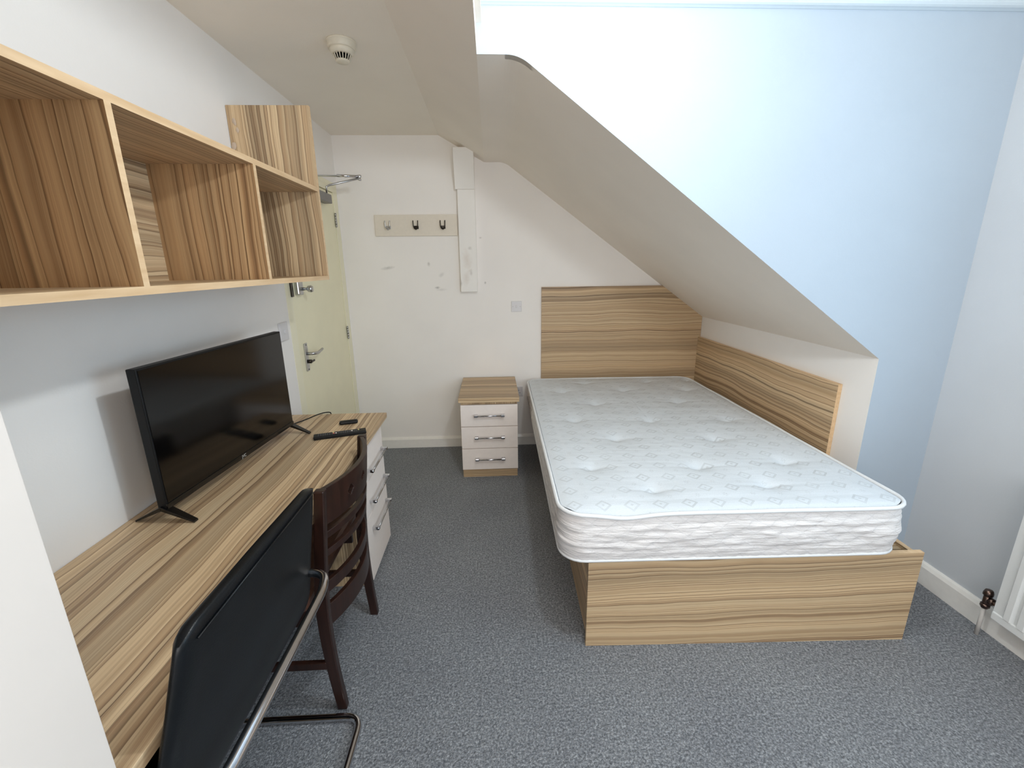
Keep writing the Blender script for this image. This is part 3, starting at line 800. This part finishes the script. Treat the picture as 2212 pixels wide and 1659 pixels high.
# ------------------------------------------------------------------ remote controls
rm = thing('remote_control', (0, 0, 0), 'long black remote control with rows of small keys, nearer the desk front', 'remote control')
b = new(); box(b, 0, 0.232, -0.0225, 0.0225, 0, 0.017, bev=0.004); obj('casing', b, BLACKP, rm)
for i in range(19):
    for j in range(3):
        x = 0.022 + i * 0.0098; y = (j - 1) * 0.012
        if (i, j) in ((7, 0), (7, 1), (7, 2), (8, 1), (15, 1), (18, 1)) : continue
        b = new(); box(b, x - 0.003, x + 0.003, y - 0.0035, y + 0.0035, 0.0165, 0.0182, bev=0.001); obj('key', b, GREYK, rm)
for x, y, mt, lab in ((0.086, 0.012, YELK, 'yellow key'), (0.088, -0.004, REDK, 'red key'), (0.098, -0.002, WHITEK, 'pale key'), (0.098, 0.012, GREYK, 'grey key'), (0.168, 0.001, WHITEK, 'round pale key'), (0.198, 0.006, YELK, 'yellow key')):
    b = new(); lathe(b, [(0.0045, 0.016), (0.0045, 0.0186), (0.0, 0.019)], (x, y, 0), 14); obj('key', b, mt, rm, label=lab)
rm.location = (-0.838, 1.958, DT + 0.0003); rm.rotation_euler = (0, 0, math.atan2(0.075, 0.225))
b = new(); box(b, -0.045, 0.045, -0.018, 0.018, 0, 0.017, bev=0.0082)
fb = obj('streaming_remote', b, BLACKP, origin=(0, 0, 0)); fb.location = (-0.741, 2.163, DT + 0.0003); fb.rotation_euler = (0, 0, math.radians(17))
tag(fb, 'short rounded black remote lying behind the long remote control', 'remote control')

# ------------------------------------------------------------------ dark wooden dining chair, back towards the room
dc = thing('dining_chair', (-0.80, 1.52, 0), 'dark brown wooden chair with curved slatted back pushed under the desk', 'chair')
PZ = [(0.0, -0.575), (0.10, -0.585), (0.20, -0.593), (0.30, -0.598), (0.40, -0.599), (0.50, -0.595), (0.58, -0.587), (0.70, -0.574), (0.80, -0.563), (0.874, -0.556)]
def px(z):
    for (a, xa), (c, xc) in zip(PZ, PZ[1:]):
        if z <= c: return xa + (xc - xa) * (z - a) / (c - a)
    return PZ[-1][1]
def sweep_rect(bm, pts, hx, hy):
    rings = []
    for i, p in enumerate(pts):
        h1 = hx[i] if isinstance(hx, list) else hx
        rings.append([bm.verts.new(Vector(p) + Vector(q)) for q in ((-h1, -hy, 0), (h1, -hy, 0), (h1, hy, 0), (-h1, hy, 0))])
    for A, B in zip(rings, rings[1:]):
        for k in range(4): bm.faces.new((A[k], A[(k + 1) % 4], B[(k + 1) % 4], B[k]))
    bm.faces.new(rings[0]); bm.faces.new(rings[-1])
YC0, YC1 = 1.292, 1.765
def py_(y0, z): return y0 + (0 if y0 < 1.5 else -0.020 * max(0, (0.6 - z) / 0.6))
zz_ = [i * 0.874 / 24 for i in range(25)]
for y0 in (YC0, YC1):
    b = new(); sweep_rect(b, [(px(z), py_(y0, z), z) for z in zz_], [0.0165 + 0.005 * (1 - abs(z - 0.42) / 0.46) for z in zz_], 0.014)
    obj('rear_leg', b, DWOOD, dc, bevel=0.004)
yc, hw = (YC0 + YC1) / 2, (YC1 - YC0) / 2 - 0.012
def bow(y, z): return px(z) + 0.010 + 0.060 * (1 - ((y - yc) / hw) ** 2)
def curved_rail(name, z0, z1, th=0.018, ny=40, nz=1, holes=(), arch=0.0):
    b = new(); g = {}
    def Z(j, i): 
        u = (i / ny * 2 - 1); return z0 + (z1 - z0) * j / nz + arch * (1 - u * u)
    for side in (0, 1):
        for i in range(ny + 1):
            for j in range(nz + 1):
                y = yc - hw + 2 * hw * i / ny; z = Z(j, i); g[side, i, j] = b.verts.new((bow(y, z) - side * th, y, z))
    solid = {(i, j) for i in range(ny) for j in range(nz) if not any(abs(i + 0.5 - hc) / hr + abs(j + 0.5 - jc) / jr < 1 for hc, jc, hr, jr in holes)}
    for (i, j) in solid:
        for s in (0, 1):
            q = [g[s, i, j], g[s, i + 1, j], g[s, i + 1, j + 1], g[s, i, j + 1]]; b.faces.new(q if s == 0 else q[::-1])
        for (di, dj, a, c) in ((-1, 0, (i, j), (i, j + 1)), (1, 0, (i + 1, j), (i + 1, j + 1)), (0, -1, (i, j), (i + 1, j)), (0, 1, (i, j + 1), (i + 1, j + 1))):
            if (i + di, j + dj) not in solid: b.faces.new((g[0, *a], g[0, *c], g[1, *c], g[1, *a]))
    loose = [v for v in b.verts if not v.link_faces]
    bmesh.ops.delete(b, geom=loose, context='VERTS')
    return obj(name, b, DWOOD, dc, bevel=0.002)
curved_rail('crest_rail', 0.738, 0.872, ny=96, nz=28, holes=[(26, 14, 5.0, 5.0), (48, 14, 5.0, 5.0), (70, 14, 5.0, 5.0)])
curved_rail('slat', 0.686, 0.712); curved_rail('slat', 0.618, 0.644); curved_rail('slat', 0.475, 0.520); curved_rail('lower_rail', 0.345, 0.428)
b = new(); box(b, -1.04, -0.632, 1.256, 1.850, 0.440, 0.498, bev=0.018); obj('seat', b, DSEAT, dc)
b = new()
box(b, -1.02, -0.645, 1.282, 1.300, 0.365, 0.431); box(b, -1.02, -0.645, 1.757, 1.775, 0.365, 0.431); box(b, -1.03, -1.012, 1.300, 1.757, 0.365, 0.431)
obj('apron', b, DWOOD, dc, bevel=0.002)
for y0 in (1.285, 1.772):
    b = new(); sweep_rect(b, [(-1.015, y0, 0), (-1.012, y0, 0.365)], [0.014, 0.020], 0.016); obj('front_leg', b, DWOOD, dc, bevel=0.003)
    b = new(); box(b, -1.0, px(0.2) - 0.015, y0 - 0.009, y0 + 0.009, 0.185, 0.215); obj('stretcher', b, DWOOD, dc, bevel=0.003)
b = new(); box(b, -0.86, -0.84, 1.294, 1.763, 0.19, 0.21); obj('stretcher', b, DWOOD, dc, bevel=0.003)

# ------------------------------------------------------------------ black leather cantilever chair in the foreground
cc = thing('cantilever_chair', (-0.80, 0.92, 0), 'black leather cantilever chair with chrome tube frame in the left foreground', 'chair')
Y0, Y1 = 0.624, 1.194
prof = smooth_path([(-0.534, 0, 0.946), (-0.542, 0, 0.88), (-0.556, 0, 0.79), (-0.572, 0, 0.69), (-0.584, 0, 0.60), (-0.60, 0, 0.545), (-0.64, 0, 0.505), (-0.72, 0, 0.485), (-0.80, 0, 0.482), (-0.95, 0, 0.482), (-1.04, 0, 0.487), (-1.085, 0, 0.468), (-1.10, 0, 0.43)], 3)
prof = [(p.x, p.z) for p in prof]
def shell(y0, y1, th, i0, i1):
    """padded sheet following the profile: rounded edges, thick middle"""
    b = new(); P = prof[i0:i1]; n = len(P); ny = 34; g = {}
    for i, (x, z) in enumerate(P):
        a = P[max(i - 1, 0)]; c = P[min(i + 1, n - 1)]
        tx, tz = c[0] - a[0], c[1] - a[1]; L_ = math.hypot(tx, tz); nx_, nz_ = -tz / L_, tx / L_     # towards the rear / underside
        endf = min(i, n - 1 - i) / (n - 1)
        for j in range(ny + 1):
            v = j / ny; y = y0 + (y1 - y0) * v; y -= 0.30 * max(0, min(0.24, 0.946 - z)) * (1 - v)
            e = min(v, 1 - v) * (y1 - y0)
            ht = th * (0.25 + 0.75 * min(1, math.sqrt(min(1, e / 0.03)))) * (0.3 + 0.7 * math.sqrt(min(1, endf * (n - 1) / 5)))
            lift = 0.014 * (1 - v) * max(0, 1 - i / 12)
            if i < 6: lift += -0.016 * (1 - i / 6) * max(0, 1 - e / 0.05) ** 2
            w_ = 0.002 * noise.noise((x * 18, y * 6, z * 18))
            g[0, i, j] = b.verts.new((x - nx_ * ht - nx_ * w_, y, z - nz_ * ht + lift)); g[1, i, j] = b.verts.new((x + nx_ * ht * 0.6, y, z + nz_ * ht * 0.6 + lift))
    for i in range(n - 1):
        for j in range(ny):
            b.faces.new((g[0, i, j], g[0, i, j + 1], g[0, i + 1, j + 1], g[0, i + 1, j])); b.faces.new((g[1, i, j], g[1, i + 1, j], g[1, i + 1, j + 1], g[1, i, j + 1]))
        for j in (0, ny): b.faces.new((g[0, i, j], g[0, i + 1, j], g[1, i + 1, j], g[1, i, j]))
    for i in (0, n - 1):
        for j in range(ny): b.faces.new((g[0, i, j], g[0, i, j + 1], g[1, i, j + 1], g[1, i, j]))
    return b
half = len(prof) // 2
obj('backrest', shell(Y0, Y1, 0.020, 0, half), LEATHER, cc, smooth=True)
obj('seat', shell(Y0 + 0.02, Y1 - 0.02, 0.026, half - 1, len(prof)), LEATHER, cc, smooth=True)
b = new(); tube(b, [(prof[1][0] + 0.012, Y0 + 0.03, prof[1][1] - 0.012), (prof[1][0] + 0.014, Y1 - 0.03, prof[1][1] - 0.012)], 0.0022, 6)
obj('seam', b, LEATHER, cc, smooth=True)
r = 0.0125
b = new()   # floor sledge, front uprights and the rails under the seat: one bent tube
tube(b, fillet([(-0.66, 1.215, 0.462), (-1.04, 1.235, 0.462), (-1.06, 1.240, 0.014), (-0.495, 1.240, 0.014), (-0.495, 0.665, 0.014), (-1.06, 0.665, 0.014), (-1.04, 0.668, 0.462), (-0.66, 0.69, 0.462)], 0.055, 8), r, 16)
obj('frame', b, CHROME, cc, smooth=False)
b = new(); tube(b, fillet([(-0.590, 1.165, 0.672), (-0.515, 1.155, 0.672), (-0.494, 1.085, 0.674), (-0.494, 0.600, 0.674), (-0.520, 0.535, 0.674), (-0.580, 0.520, 0.672)], 0.05, 8), r, 16)
obj('rear_tube', b, CHROME, cc)
